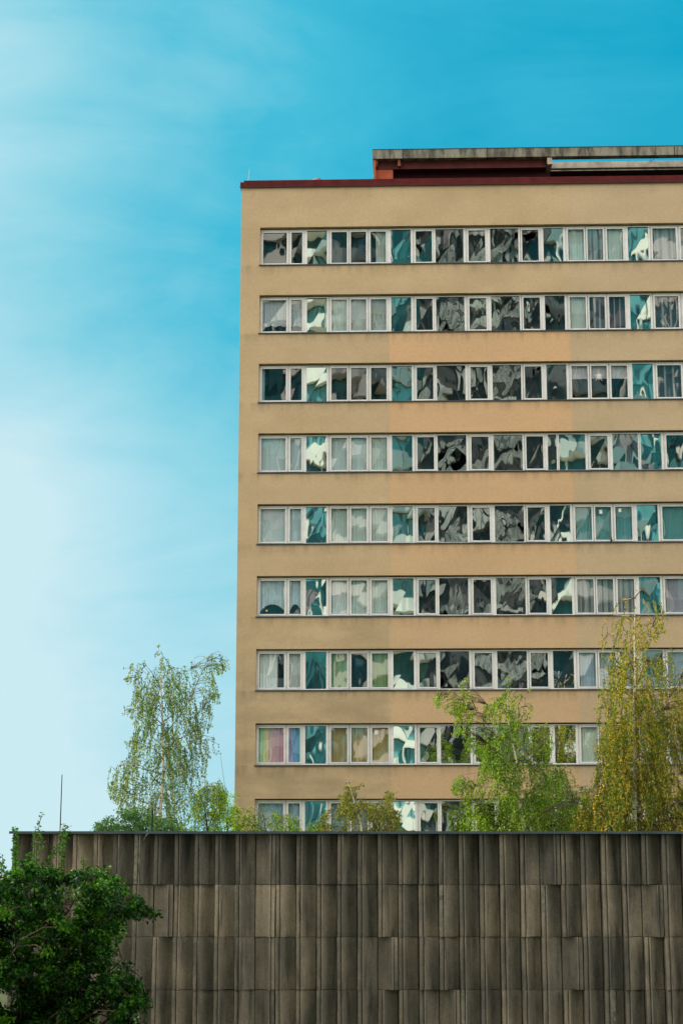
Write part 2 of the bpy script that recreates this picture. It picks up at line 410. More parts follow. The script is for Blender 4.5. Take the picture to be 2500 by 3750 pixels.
b = MB(); b.tube([(13.43, 0.95, T - 0.42), (13.43, 2.2, T - 0.06)], 0.012); b.tube([(13.45, 2.2, T - 0.06), (13.45, 2.2, T + 0.4)], 0.012)
b.build('brace', M['redbeam'], tower)

# window units: list of (kind, [(x0,x1) of each pane]); they run on beyond the right edge of the picture
STD = [('W2', [(-3.333, -2.329), (-2.128, -1.671)]), ('M', [(-1.464, -.626)]), ('W3', [(-.426, .225), (.39, 1.033), (1.227, 1.876)]),
       ('M', [(2.089, 2.925)]), ('W1', [(3.136, 3.821)]), ('G', [(3.972, 5.157)]), ('W1', [(5.368, 6.075)]), ('G', [(6.286, 7.475)]),
       ('W1', [(7.632, 8.32)])]
TAIL = [('M', [(8.531, 9.363)]), ('W3', [(9.572, 10.235), (10.386, 11.03), (11.21, 11.877)]), ('M', [(12.088, 12.941)]),
        ('W2', [(13.121, 14.1), (14.3, 14.76)]), ('M', [(14.97, 15.8)]), ('W3', [(16.0, 16.65), (16.81, 17.45), (17.62, 18.19)])]
TAIL4 = [('M', [(8.514, 8.879), (8.983, 10.063)]), ('W1', [(10.269, 10.972)]), ('M', [(11.178, 12.227), (12.336, 13.183)]),
         ('W1', [(13.393, 14.3)]), ('M', [(14.5, 15.8)]), ('W3', [(16.0, 16.65), (16.81, 17.45), (17.62, 18.19)])]
pale, blind, white_, greyc = (.50, .58, .53), (.50, .60, .60), (.58, .60, .58), (.36, .38, .38)
must, green, dk, teal, blue = (.40, .28, .08), (.24, .34, .16), (.10, .10, .12), (.12, .30, .30), (.34, .44, .50)
PINK, RAIN, RAINB = (.75, .30, .38), 'rainbow', 'rainbow_blue'
# curtains, per storey from the top, per curtained window in order: W2, W3, W1, W1, W1, W3, W2, W3
CUR = [
    [[None, None], [None, None, 'part_pale'], [None], [None], [None], [pale, 'folds', pale], ['folds', greyc]],
    [['low', 'low'], [pale, 'blind', 'blind'], [None], [None], [None], [pale, 'folds_d', 'folds_d'], ['folds_d', greyc]],
    [['edge', None], [None, None, None], [None], [None], [None], ['half', 'half', 'half'], ['folds_d', 'folds_d']],
    [[blind, blind], [blind, blind, pale], [None], [None], [None], [None], [None], [pale, pale, pale]],
    [[(.55, .63, .64), (.52, .62, .64)], [pale, pale, pale], [None], [None], [None], [teal, teal, teal], [teal, blue]],
    [['net', 'net'], [white_, pale, pale], [None], [None], [None], ['folds', 'folds', 'folds'], [(.34, .30, .34), greyc]],
    [['gap', white_], [green, None, green], [None], [None], [None], [blue, blue, greyc], [blue, greyc]],
    [[RAIN, RAINB], [must, must, must], [greyc], [None], [None], [pale, greyc, None], [greyc, None]],
    [[blue, blue], [(.22, .27, .30), (.22, .27, .30), greyc], [None], [None], [None], [greyc, greyc, greyc], [greyc, None]],
]
def curtain_mesh(cb, x0, x1, z0, z1, kind):
    """folded cloth behind one pane"""
    def sheet(a, b, lo, hi, fn, amp=0.018, fold=0.11, yy=0.33):
        n = max(6, int((b - a) / 0.028)); ph = random.random() * 6
        X = [a + (b - a) * i / n for i in range(n + 1)]
        Yv = [yy + amp * math.sin(2 * math.pi * x / fold + ph + 0.8 * math.sin(x * 7)) for x in X]
        for i in range(n):
            l0 = lo(X[i]) if callable(lo) else lo; l1 = lo(X[i + 1]) if callable(lo) else lo
            cb.quad([(X[i], Yv[i], l0), (X[i + 1], Yv[i + 1], l1), (X[i + 1], Yv[i + 1], hi), (X[i], Yv[i], hi)], a=fn((X[i] - a) / (b - a)))
    wd = x1 - x0
    A, B = x0 - 0.05, x1 + 0.05; lo, hi = z0 - 0.08, z1 + 0.08
    if isinstance(kind, tuple):
        flat = kind in (blind,) or kind[0] in (.55, .52, .22)
        sheet(A, B, lo, hi, lambda t: kind, 0.002 if flat else 0.015)
    elif kind == 'blind':
        z = lo
        while z < hi:
            cb.quad([(A, 0.325, z), (B, 0.325, z), (B, 0.345, z + 0.034), (A, 0.345, z + 0.034)], a=(.58, .64, .60)); z += 0.042
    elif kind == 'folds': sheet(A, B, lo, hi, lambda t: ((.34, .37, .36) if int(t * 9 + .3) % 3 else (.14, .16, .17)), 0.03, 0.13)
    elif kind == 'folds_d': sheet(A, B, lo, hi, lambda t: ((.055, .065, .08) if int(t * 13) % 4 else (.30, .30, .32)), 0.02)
    elif kind == 'part_pale': sheet(A + wd * .42, B, lo, hi, lambda t: (.42, .44, .38))
    elif kind == 'low': sheet(A, B, lambda x: z0 + 0.22 + 0.07 * abs(math.sin(x * 9)), hi, lambda t: (.45, .50, .52))
    elif kind == 'edge': sheet(A, A + wd * .15, lo, hi, lambda t: (.35, .52, .55))
    elif kind == 'half': sheet(A, B, z0 + 0.62 * (z1 - z0), hi, lambda t: (.58, .54, .55), 0.004)
    elif kind == 'net': sheet(A, B, lambda x: z0 + 0.10 + 0.32 * max(0, math.sin((x - x0) / wd * math.pi)) ** .7, hi, lambda t: (.50, .58, .62))
    elif kind == 'gap': sheet(A, A + wd * .78, lo, hi, lambda t: (.68, .72, .70)); 
    elif kind == RAIN:
        st = [(0, (.35, .60, .45)), (.12, (.50, .68, .28)), (.24, (.78, .66, .36)), (.36, (.64, .44, .40)), (.5, (.66, .40, .43)), (.64, (.62, .37, .43)), (.86, (.80, .34, .52)), (1.01, (.6, .4, .6))]
        sheet(A, B, lo, hi, lambda t: [c for p, c in st if p <= t][-1], 0.012)
    elif kind == RAINB:
        st = [(0, (.42, .40, .66)), (.3, (.22, .40, .72)), (.6, (.16, .48, .66)), (.8, (.25, .62, .60))]
        sheet(A, B, lo, hi, lambda t: [c for p, c in st if p <= t][-1], 0.012)

def build_window(kind, lights, xa, xb, s, curt):
    """xa..xb: the unit's share of the band; s: sill height"""
    h = s + HD; wide = kind in ('M', 'G')
    fm = MB(); gl = MB(); gk = MB(); cb = MB()
    fz0, fz1 = s + 0.035, h - 0.045
    pz0, pz1 = (s + 0.085, h - 0.10) if wide else (s + 0.145, h - 0.175)
    SW = 0.0 if wide else 0.062
    edges = [(a - SW, b_ + SW) for a, b_ in lights]
    oz0, oz1 = pz0 - SW, pz1 + SW
    fm.box(xa + .001, xb - .001, 0.20, 0.27, fz0, oz0); fm.box(xa + .001, xb - .001, 0.20, 0.27, oz1, fz1)
    xs = [xa + .001] + [v for e in edges for v in e] + [xb - .001]
    for i in range(0, len(xs), 2): fm.box(xs[i], xs[i + 1], 0.20, 0.27, oz0, oz1)
    for i in range(0, len(xs), 2):                    # thin dark joints where the profiles meet
        mx = (xs[i] + xs[i + 1]) / 2
        if i and i < len(xs) - 2: gk.box(mx - .005, mx + .005, 0.1975, 0.2, fz0, fz1)
    if wide: gk.box(xb - .006, xb + .004, 0.197, 0.2, fz0, fz1)
    for (a, b_), (a2, b2) in zip(lights, edges):
        if SW:
            y0, y1 = 0.182, 0.245
            g_ = 0.006
            fm.box(a2 + g_, a, y0, y1, oz0 + g_, oz1 - g_); fm.box(b_, b2 - g_, y0, y1, oz0 + g_, oz1 - g_)
            fm.box(a, b_, y0, y1, oz0 + g_, pz0); fm.box(a, b_, y0, y1, pz1, oz1 - g_)
            gk.box(a - .008, b_ + .008, 0.246, 0.25, pz0 - .008, pz1 + .008) if False else None
            for q in ((a, a + .008, pz0, pz1), (b_ - .008, b_, pz0, pz1), (a + .008, b_ - .008, pz0, pz0 + .008), (a + .008, b_ - .008, pz1 - .008, pz1)):
                gk.box(q[0], q[1], 0.205, 0.222, q[2], q[3])
        else:
            gk.box(a, b_, 0.205, 0.222, pz1 - 0.012, pz1); gk.box(a, b_, 0.205, 0.222, pz0, pz0 + .006)
        # the pane hangs a hair out of true, as real panes do
        t1, t2 = random.uniform(-.012, .012), random.uniform(-.012, .012)
        gl.quad([(a, 0.240 + t1, pz0), (b_, 0.240 + t1 * .3, pz0), (b_, 0.240 + t2, pz1), (a, 0.240 + t2 * 1.3, pz1)], a=random.random())
    root = fm.build('fixed_window' if wide else 'window', M['frame'], tower)
    gl.build('pane', M['mirror' if kind == 'M' else 'grey' if (kind == 'G' or kind == 'W1') else 'clear'], root)
    gk.build('gasket', M['seal'], root)
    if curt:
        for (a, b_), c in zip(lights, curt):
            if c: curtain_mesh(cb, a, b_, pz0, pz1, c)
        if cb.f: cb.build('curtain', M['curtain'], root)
    return root

for r_, s in enumerate(SILL):
    units = STD + (TAIL4 if r_ == 3 else TAIL)
    bounds = [OX0 + 0.01]
    for (k1, l1), (k2, l2) in zip(units, units[1:]): bounds.append((l1[-1][1] + l2[0][0]) / 2)
    bounds.append(OX1 - 0.002)
    ci = 0
    for u_, (kind, lights) in enumerate(units):
        cu = None
        if kind[0] == 'W':
            cu = CUR[r_][ci] if ci < len(CUR[r_]) else [pale, greyc, pale]
            ci += 1
        build_window(kind, lights, bounds[u_], bounds[u_ + 1], s, cu)
    sb = MB()
    sb.box(OX0 - 0.03, OX1, -0.055, -0.002, s - 0.022, s + 0.022); sb.box(OX0, OX1, -0.002, 0.199, s + .001, s + 0.022)
    sb.build('sill', M['sill'], tower)

# --- small things on and in the tower (local tower coordinates -> world)
RZ = -PHI
def TW(x, y, z): return (x * math.cos(RZ) - y * math.sin(RZ), D + x * math.sin(RZ) + y * math.cos(RZ), z)
def note(x, row, dz, w_, h_, label):
    o = thing('paper_note', label, 'note', TW(x, 0.2, SILL[row] + dz), RZ, 'white paper notes taped to window panes')
    b = MB(); b.box(-w_ / 2, w_ / 2, 0, 0.004, -h_ / 2, h_ / 2, m=0); b.build('sheet', M['white'], o)
    b = MB(); b.box(-0.02, 0.02, -0.003, 0, h_ / 2 - 0.02, h_ / 2 + 0.02); b.build('tape', M['lilac'], o); return o
note(10.62, 4, 1.31, .13, .15, 'left one of two white notes on blue curtained windows, fifth window band from the top')
note(11.40, 4, 1.37, .12, .14, 'right one of two white notes on blue curtained windows, fifth window band from the top')
note(1.385, 7, 1.33, .14, .17, 'white paper note on a window with mustard curtains, eighth window band from the top')
st = MB(); cx, cz = 10.70, SILL[2] + 1.06
n_ = 10
pts = []
for i in range(2 * n_):
    a_ = math.pi * i / n_; rr = (0.20 if (i // 2) % 2 else 0.27) if i % 2 == 0 else 0.075
    pts.append((math.sin(a_) * rr, math.cos(a_) * rr))
for i in range(2 * n_):
    p, q = pts[i], pts[(i + 1) % (2 * n_)]
    st.quad([(0, -0.025, 0), (q[0], 0, q[1]), (p[0], 0, p[1])]); st.quad([(0, 0.025, 0), (p[0], 0, p[1]), (q[0], 0, q[1])])
so = thing('paper_star', 'white many pointed paper star hanging in the middle pane of a window, third window band', 'star decoration', TW(cx, 0.19, cz), RZ)
st.build('star', M['white'], so); b = MB(); b.tube([(0, 0, 0.25), (0, 0, 0.42)], 0.004, 4); b.build('string', M['white'], so)
b = MB(); b.tube([(0, 0, -.055), (0, .004, 0)], [.035, .045], 12); b.tube([(0, 0, 0), (0, .002, .03)], [.02, .012], 8)
o = b.build('window_ornament', M['gold'], None); o.location = TW(-3.06, .19, SILL[5] + .30); tag(o, 'small round gold ornament hanging at the bottom of the net curtained leftmost window', 'ornament')
o = thing('bottle', 'small brown bottle standing on the outer sill of the fifth window band', 'bottle', TW(11.0, 0.06, SILL[4] + 0.024), RZ)
b = MB(); b.tube([(0, 0, 0), (0, 0, .10), (0, 0, .14), (0, 0, .15)], [.045, .045, .02, .018], 10); b.build('body', M['black'], o)
b = MB(); b.tube([(0, 0, .15), (0, 0, .22)], [.03, .028], 10); b.build('neck', M['brown'], o)
b = MB(); b.box(-.16, .16, 0, .1, 0, .06); b.box(-.13, .12, .01, .09, .06, .085)
o = b.build('shelf_box', M['white'], None); o.location = TW(1.66, .28, SILL[5] + .16); o.rotation_euler = (0, 0, RZ)
tag(o, 'low cream box lying inside a pale curtained window, sixth window band', 'box')
# roof vent and antenna
o = thing('roof_vent', 'round ribbed metal turbine vent poking above the dark red roof edge', 'vent', TW(-1.08, 0.95, TOP + 0.1), RZ)
b = MB(); b.tube([(0, 0, 0), (0, 0, .38)], .12, 14); b.build('pipe', M['steel'], o)
b = MB()
for i in range(16):
    a0 = 2 * math.pi * i / 16; P = []
    for j in range(7):
        t = math.pi * j / 6; rr = 0.03 + 0.19 * math.sin(t); zz = .51 - .15 * math.cos(t)
        an = a0 + 0.35 * math.sin(t)
        P.append(((rr * math.cos(an), rr * math.sin(an), zz), (rr * .9 * math.cos(an + .26), rr * .9 * math.sin(an + .26), zz)))
    for j in range(6): b.quad([P[j][0], P[j][1], P[j + 1][1], P[j + 1][0]])
b.build('turbine', simple('grey_vent_metal', (0.30, 0.28, 0.26), 0.5, 0.1, 5), o)
o = thing('antenna', 'thin leaning whip antenna on the left corner of the roof', 'antenna', TW(-4.04, 0.4, TOP + 0.29), RZ)
b = MB(); b.tube([(0, 0, 0), (0.07, 0, 0.72)], [.010, .006], 6); b.build('rod', M['steel'], o)
b = MB(); b.box(-.07, .07, -.05, .05, 0, .03); b.box(-.03, .03, -.03, .03, .03, .06); b.build('foot', M['rust'], o)

# ------------------------------------------------------------------ low concrete hall with ribbed panels
YW = 32.0
wallb = thing('concrete_building', 'low windowless hall clad in dark ribbed precast concrete panels with thin metal roof cap', 'building', (0, YW, 0))
PIT, ANC = 0.3543, -1.136             # panel pitch and one rib's left edge
ZC = H + 0.668                         # top of the cladding
ROW = 0.889
NC0, NC1 = -13, 30
MIR = {(0, -1), (1, -1), (2, -1), (3, -1), (4, -1), (0, 13), (1, -6), (1, 18), (2, 5), (2, 14), (3, 8), (4, 3), (4, 20), (5, -4), (5, 10), (6, 16)}
DAMAGE = {(0, -7): 1, (1, 8): 1, (1, 13): 2, (3, 16): 3, (3, 9): 2}
rt = random.Random(5)
PROF = [(0.0, 0.0), (.185, 0.002), (.20, .022), (.222, .022), (.235, -.014), (.285, -.014), (.30, .018), (.37, .042), (.46, .062), (.56, .077), (.68, .088), (.80, .095), (.92, .098), (1.0, .099)]
RS = 1.65
tint_fix = {(1, -1): 1.0, (1, 0): .80, (1, 1): .62, (1, 3): .12, (1, 4): .12, (0, -3): .10, (0, -4): .05, (0, -5): .05, (0, -6): .1, (0, -10): 1.0, (0, -11): .8, (0, -9): .75, (0, -12): .7,  # pale top-left panels: smoother concrete, with extra skylight put into the tint
            (1, -5): .9, (1, -4): .65, (1, -3): .75, (2, -1): .55, (0, 0): .08, (0, 1): .12, (0, 2): .15}
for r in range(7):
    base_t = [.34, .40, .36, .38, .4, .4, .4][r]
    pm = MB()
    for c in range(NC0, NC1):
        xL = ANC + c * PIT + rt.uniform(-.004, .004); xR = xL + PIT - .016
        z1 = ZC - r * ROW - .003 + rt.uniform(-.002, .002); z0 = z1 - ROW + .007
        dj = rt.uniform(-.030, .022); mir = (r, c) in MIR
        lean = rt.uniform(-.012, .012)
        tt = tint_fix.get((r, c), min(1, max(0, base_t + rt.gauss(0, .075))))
        prof = [(1 - a, d) for a, d in reversed(PROF)] if mir else PROF
        nz = 10; grid = []
        for iz in range(nz + 1):
            z = z0 + (z1 - z0) * iz / nz; rowp = []
            for a, d in prof:
                e = noise.noise(Vector((a * 3 + c * 7.1, z * 9, r * 3.3))) * .0045
                if iz in (0, nz): d = d + .004
                rowp.append((xL + a * (xR - xL) + lean * (iz / nz - .5) * .6 + e * .8, d * RS + dj + e, z + (e * .6 if iz in (0, nz) else 0)))
            grid.append(rowp)
        i0 = len(pm.v); npf = len(prof)
        for rowp in grid: pm.v += rowp
        for iz in range(nz):
            for j in range(npf - 1):
                p = i0 + iz * npf + j
                pm.f.append((p, p + 1, p + 1 + npf, p + npf))
                mi = 0
                dmg = DAMAGE.get((r, c))
                if dmg:
                    am = (prof[j][0] + prof[j + 1][0]) / 2; zf = (iz + .5) / nz
                    if noise.noise(Vector((am * 9, zf * 5, c))) > .28: dmg = 0
                    if dmg == 1 and am < .29 and zf < .98: mi = 1
                    if dmg == 2 and am < .29 and .30 < zf < .95: mi = 1
                    if dmg == 3 and .30 < am < .56 and zf > .35: mi = 1
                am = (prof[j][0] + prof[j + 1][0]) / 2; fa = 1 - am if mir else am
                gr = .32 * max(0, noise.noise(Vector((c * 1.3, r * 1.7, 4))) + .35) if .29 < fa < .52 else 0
                pm.a.append(max(0, tt - gr + (.10 if .23 < fa < .29 else 0))); pm.m.append(mi)  # ridge lightened: its lit edge is put into the tint
        back = .30
        for edge, flip in ((0, True), (npf - 1, False)):          # sides
            for iz in range(nz):
                p = pm.v[i0 + iz * npf + edge]; q = pm.v[i0 + (iz + 1) * npf + edge]
                quad = [p, q, (q[0], back, q[2]), (p[0], back, p[2])]
                pm.quad(quad if not flip else quad[::-1], a=tt)
        for iz, flip in ((0, False), (nz, True)):                 # bottom and top edges
            for j in range(npf - 1):
                p = pm.v[i0 + iz * npf + j]; q = pm.v[i0 + iz * npf + j + 1]
                quad = [p, q, (q[0], back, q[2]), (p[0], back, p[2])]
                pm.quad(quad[::-1] if not flip else quad, a=tt)
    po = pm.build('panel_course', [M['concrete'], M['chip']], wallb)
WL, WR = ANC + NC0 * PIT + .03, ANC + NC1 * PIT
pass                                                           # cracks that have opened in a few panels
def crack(pts, wd=.004):
    ck = MB(); ck.tube(pts, wd, 4); ck.build('crack', M['seal'], wallb)
def crk(r, c, a, za, zb, seed, wd=.0045, cross=False):
    rr = random.Random(seed); n = 12; P = []
    xL = ANC + c * PIT; zt = ZC - r * ROW
    xx = a
    for i in range(n + 1):
        t = i / n; xx += rr.uniform(-.02, .02)
        prof = PROF if (r, c) not in MIR else [(1 - a_, d) for a_, d in reversed(PROF)]
        dd = np.interp(xx, [p[0] for p in prof], [p[1] for p in prof]) * RS
        P.append((xL + xx * PIT, dd - .002, zt - ROW * (za + (zb - za) * t)))
    crack(P, wd)
crk(0, -7, .30, .05, .98, 1, .006); crk(0, -12, .72, .03, .9, 2, .006); crk(0, -11, .72, .05, .85, 3, .004); crk(0, -9, .5, .1, .9, 4, .004)
crk(1, 1, .12, .3, .98, 5); crk(2, 3, .22, .6, .98, 6); crk(1, 8, .22, .02, .98, 7, .006); crk(0, 13, .93, .02, .98, 8, .006)
crk(2, 13, .9, .1, .98, 9); crk(3, 16, .58, .02, .45, 10, .008); crk(3, 16, .16, .2, .5, 11, .007); crk(0, 10, .6, .4, .55, 12); crk(1, -6, .62, .1, .6, 13); crk(3, 0, .1, .1, .9, 14, .003)
crk(2, 8, .25, .0, .4, 15); crk(3, 4, .2, .0, .5, 16, .003)
sh = MB(); sh.box(WL, WR, .305, 13, 0, ZC - .01); sh.build('wall', M['concrete'], wallb)
cp = MB(); cp.box(WL - .08, WR, -.085, .55, ZC + .004, ZC + .026); cp.box(WL - .08, WR, -.095, -.085, ZC - .018, ZC + .026)
cp.box(WL - .08, WL - .05, .55, 13, ZC - .01, ZC + .026)
cp.build('roof_cap', M['capmetal'], wallb)
rf = MB(); rf.box(WL - .05, WR, .55, 13, ZC - .009, ZC + .02); rf.build('roof', M['roofing'], wallb)

o = thing('lightning_rod', 'tall thin dark rod standing above the left end of the concrete hall roof', 'rod', (unproj(220, 3045, 33)[0], 33, ZC + .02))
b = MB(); b.tube([(0, 0, 0), (0.005, 0, unproj(220, 2842, 33)[1] - ZC)], [.011, .008], 8); b.build('rod', M['black'], o)
b = MB(); b.tube([(0, 0, 0), (0, 0, .03)], .06, 10); b.tube([(0, 0, .031), (0, 0, .09)], .022, 8); b.build('foot', M['steel'], o)
o = thing('roof_post', 'short dark post on the concrete hall roof in front of the left birch', 'post', (unproj(557, 3045, 35)[0], 35, ZC + .02))
b = MB(); b.tube([(0, 0, 0), (0, 0, unproj(557, 2965, 35)[1] - ZC - .02)], .016, 8); b.build('post', M['black'], o)
b = MB(); b.box(-.05, .05, -.05, .05, 0, .02); b.build('foot', M['black'], o)
# dry stalks over the edge
b = MB()
def stalk(p): b.tube(p, [.004] * (len(p) - 1) + [.002], 4)
def U3(px, py, Y): x_, z_ = unproj(px, py, Y); return (x_, Y, z_)
stalk([U3(348, 3049, 32.2), U3(352, 3042, 32.1), U3(365, 3036, 32), U3(382, 3036, 31.98), U3(395, 3043, 31.9)])
tag(b.build('dry_stem', M['twig']), 'thin arching dry stem on the left end of the hall roof cap', 'plant stem')
b = MB()
stalk([U3(550, 3046, 32.1), U3(543, 3052, 31.88), U3(535, 3062, 31.86), U3(525, 3078, 31.86)])
tag(b.build('dry_stem', simple('straw', (.35, .3, .22), .9)), 'pale dry straw hanging over the hall roof cap below the left birch', 'plant stem')

# ------------------------------------------------------------------ trees
def in_poly(poly, X, Z):
    inside = np.zeros(X.shape, bool); n = len(poly)
    for i in range(n):
        x1, z1 = poly[i]; x2, z2 = poly[(i + 1) % n]
        if z1 == z2: continue
        c = ((z1 > Z) != (z2 > Z)) & (X < (x2 - x1) * (Z - z1) / (z2 - z1) + x1)
        inside ^= c
    return inside
def leaf_mesh(name, P, T, size, tint, material, parent, aspect=0.62, fold=0.0):
    """P centres, T long axis directions (unit), one diamond leaf each"""
    n = len(P); rnd = RNG.normal(size=(n, 3)); S = np.cross(T, rnd); S /= np.linalg.norm(S, axis=1)[:, None] + 1e-9
    N = np.cross(T, S)
    L = size[:, None] * .5; Wd = L * aspect
    V = np.empty((n, 6, 3))
    V[:, 0] = P - T * L; V[:, 3] = P + T * L
    V[:, 1] = P - T * L * .25 + S * Wd + N * L * .18; V[:, 2] = P + T * L * .35 + S * Wd * .75 + N * L * .12
    V[:, 5] = P - T * L * .25 - S * Wd + N * L * .18; V[:, 4] = P + T * L * .35 - S * Wd * .75 + N * L * .12
    me = bpy.data.meshes.new(name); me.vertices.add(n * 6); me.vertices.foreach_set('co', V.reshape(-1))
    idx = np.arange(n)[:, None] * 6
    F_ = np.concatenate([idx + np.array([0, 1, 2, 3]), idx + np.array([0, 3, 4, 5])], 1).reshape(-1)
    me.loops.add(n * 8); me.loops.foreach_set('vertex_index', F_.astype(np.int32))
    me.polygons.add(n * 2); me.polygons.foreach_set('loop_start', np.arange(0, n * 8, 4, dtype=np.int32))
    me.materials.append(material); me.update(calc_edges=True)
    at = me.attributes.new('tint', 'FLOAT', 'FACE'); at.data.foreach_set('value', np.repeat(np.clip(tint, 0, 1), 2).astype(np.float32))
    o = bpy.data.objects.new(name, me); COL.objects.link(o); o.parent = parent; return o

def tree(name, label, cat, Y, poly, trunk, tr, limbs, count, style='droop', leaf=.055, mat_leaf='g_birch', bark='birch',
         depth=1.2, gap=0.0, strand=(.5, 1.4), step=.05, cl_r=.2, cl_n=45, group=None, gapsc=1.1, tbias=0.0, ydep=None, shoots=(), seed=1, topsparse=0.0, tintgrad=0.0):
    rr = random.Random(seed); rng = np.random.default_rng(seed)
    tp = [unproj(px, py, Y) for px, py in trunk]
    bx = tp[0][0]
    root = thing(name, label, cat, (bx, Y, 0), 0, group)
    L = lambda x, y, z: (x - bx, y, z)
    PL = [(x - bx, z) for x, z in (unproj(px, py, Y) for px, py in poly)]
    ax = [p[0] for p in PL]; az = [p[1] for p in PL]; x0, x1, z0, z1 = min(ax), max(ax), min(az), max(az)
    # trunk down to the ground, limbs fanning in depth
    tb = MB(); nodes = []
    pts = [(0.0, 0.0, 0.0)] + [L(x, 0.05 * math.sin(z * 1.3), z) for x, z in tp]
    hh = pts[-1][2]
    pts2 = []
    for a, b_ in zip(pts, pts[1:]):
        m_ = max(2, int((Vector(b_) - Vector(a)).length / .5))
        for i in range(m_): pts2.append(tuple(Vector(a).lerp(Vector(b_), i / m_)))
    pts2.append(pts[-1])
    vis0 = tp[0][1]
    def rad(z): return tr * (1.0 + .35 * max(0, (vis0 - z) / max(vis0, .1))) if z < vis0 else tr * max(.10, (1 - (z - vis0) / max(.1, hh - vis0)) ** .85)
    pts2 = [(p[0] + .02 * math.sin(p[2] * 2.1), p[1] + .02 * math.cos(p[2] * 1.7), p[2]) for p in pts2]
    tb.tube(pts2, [rad(p[2]) for p in pts2], 9)
    nodes += [(p, rad(p[2])) for p in pts2 if p[2] > z0 - 2.5]
    lb = MB()
    for li, lm in enumerate(limbs):
        pp = [unproj(px, py, Y) for px, py in lm]; sy = rr.choice([-1, 1]) * rr.uniform(.15, .8) * depth; m = len(pp) - 1
        P3 = []
        for i, (x, z) in enumerate(pp): P3.append(Vector(L(x, sy * (i / m) ** 1.2 if i else 0, z)))
        fine = []
        for a, b_ in zip(P3, P3[1:]):
            k_ = max(2, int((b_ - a).length / .25))
            for i in range(k_): fine.append(a.lerp(b_, i / k_) + Vector((rr.uniform(-1, 1), rr.uniform(-1, 1), rr.uniform(-1, 1))) * .018)
        fine.append(P3[-1]); r0 = tr * .30
        fine[0] = P3[0]
        rs = [max(.0035, r0 * (1 - .85 * i / (len(fine) - 1))) for i in range(len(fine))]
        lb.tube(fine, rs, 6); nodes += [(tuple(p), r_) for p, r_ in zip(fine, rs)]
    # growing points
    C = []
    tries = 0
    while len(C) < count and tries < count * 40:
        tries += 1
        x = rr.uniform(x0, x1); z = rr.uniform(z0, z1)
        if not in_poly(PL, np.array([x]), np.array([z]))[0]: continue
        if topsparse and rr.random() < topsparse * ((z - z0) / (z1 - z0)) ** 1.5: continue
        y = rr.gauss(0, .5) * depth
        if abs(y) > depth: continue
        if gap and noise.noise(Vector((x * gapsc, y * gapsc * .8, z * gapsc)) + Vector((seed * 3.7, 0, 0))) < -.35 + gap * .6: continue
        C.append((x, y, z))
    NP = [Vector(n_[0]) for n_ in nodes]; arr = np.array([n_[0] for n_ in nodes])
    ctr = np.array(pts2[len(pts2) // 2])
    C.sort(key=lambda p: min(abs(p[0] - np.interp(p[2], [q[2] for q in pts2], [q[0] for q in pts2])), 9) + abs(p[1]) * .6)
    tw = MB()
    capn = len(arr); grow = list(map(tuple, arr)); G = np.array(grow)
    LP = []; LT = []; LTi = []; LS = []
    for ci_, c in enumerate(C):
        cv = np.array(c)
        dlt = G - cv; dist = np.linalg.norm(dlt, axis=1) + np.maximum(0, (G[:, 2] - c[2])) * .8
        j = int(np.argmin(dist)); a = Vector(G[j]); b_ = Vector(c)
        if (b_ - a).length > 2.6: continue
        mid = a.lerp(b_, .55) + Vector((rr.uniform(-.05, .05), rr.uniform(-.05, .05), .12 * (b_ - a).length))
        tw.tube([a, mid, b_], [.008, .006, .004] if style == 'droop' else [.012, .009, .006], 3)
        if len(G) < 1500: G = np.vstack([G, cv, np.array(mid)])
        clt = rr.gauss(.45 + tbias, .19)
        if style == 'droop':
            ln = rr.uniform(*strand); n_ = max(3, int(ln / step)); sx = rr.uniform(-.10, .10); sy_ = rr.uniform(-.1, .1)
            out_ = .18 * math.copysign(1, (c[0] if abs(c[0]) > .05 else rr.uniform(-1, 1)))
            path = []
            for i in range(n_):
                t = i / n_
                p = (c[0] + out_ * (1 - (1 - t) ** 2) * .8 + sx * t * ln + .03 * math.sin(t * 9 + ci_), c[1] + sy_ * t * ln, c[2] + .10 * math.sin(min(1, t * 3) * math.pi * .5) * (1 - t) - ln * t ** 1.25)
                path.append(p)
            X = np.array([p[0] for p in path]); Z = np.array([p[2] for p in path]); ok = in_poly(PL, X, Z)
            last = n_
            for i in range(n_):
                if not ok[i] and i > 1: last = i; break
            path = path[:max(3, last)]
            tw.tube(path[::3] + [path[-1]], .0035, 3)
            for i, p in enumerate(path):
                for q in range(1 if rr.random() < .5 else 2):
                    LP.append((p[0] + rr.gauss(0, .026), p[1] + rr.gauss(0, .026), p[2] + rr.gauss(0, .03) - .02))
                    d = Vector((rr.gauss(0, .45), rr.gauss(0, .45), -1)).normalized(); LT.append(tuple(d))
                    LTi.append(rr.gauss(clt, .24)); LS.append(leaf * rr.uniform(.6, 1.25))
        else:
            n_ = int(cl_n * rr.uniform(.6, 1.3)); rad_ = cl_r * rr.uniform(.7, 1.4)
            for i in range(n_):
                d = Vector((rr.gauss(0, 1), rr.gauss(0, 1), rr.gauss(0, 1))).normalized() * rad_ * rr.random() ** .45
                LP.append((c[0] + d.x, c[1] + d.y, c[2] + d.z * .75))
                dd = (d.normalized() + Vector((rr.gauss(0, .6), rr.gauss(0, .6), rr.gauss(0, .5) - .35))).normalized(); LT.append(tuple(dd))
                LTi.append(rr.gauss(clt, .22)); LS.append(leaf * rr.uniform(.55, 1.25))
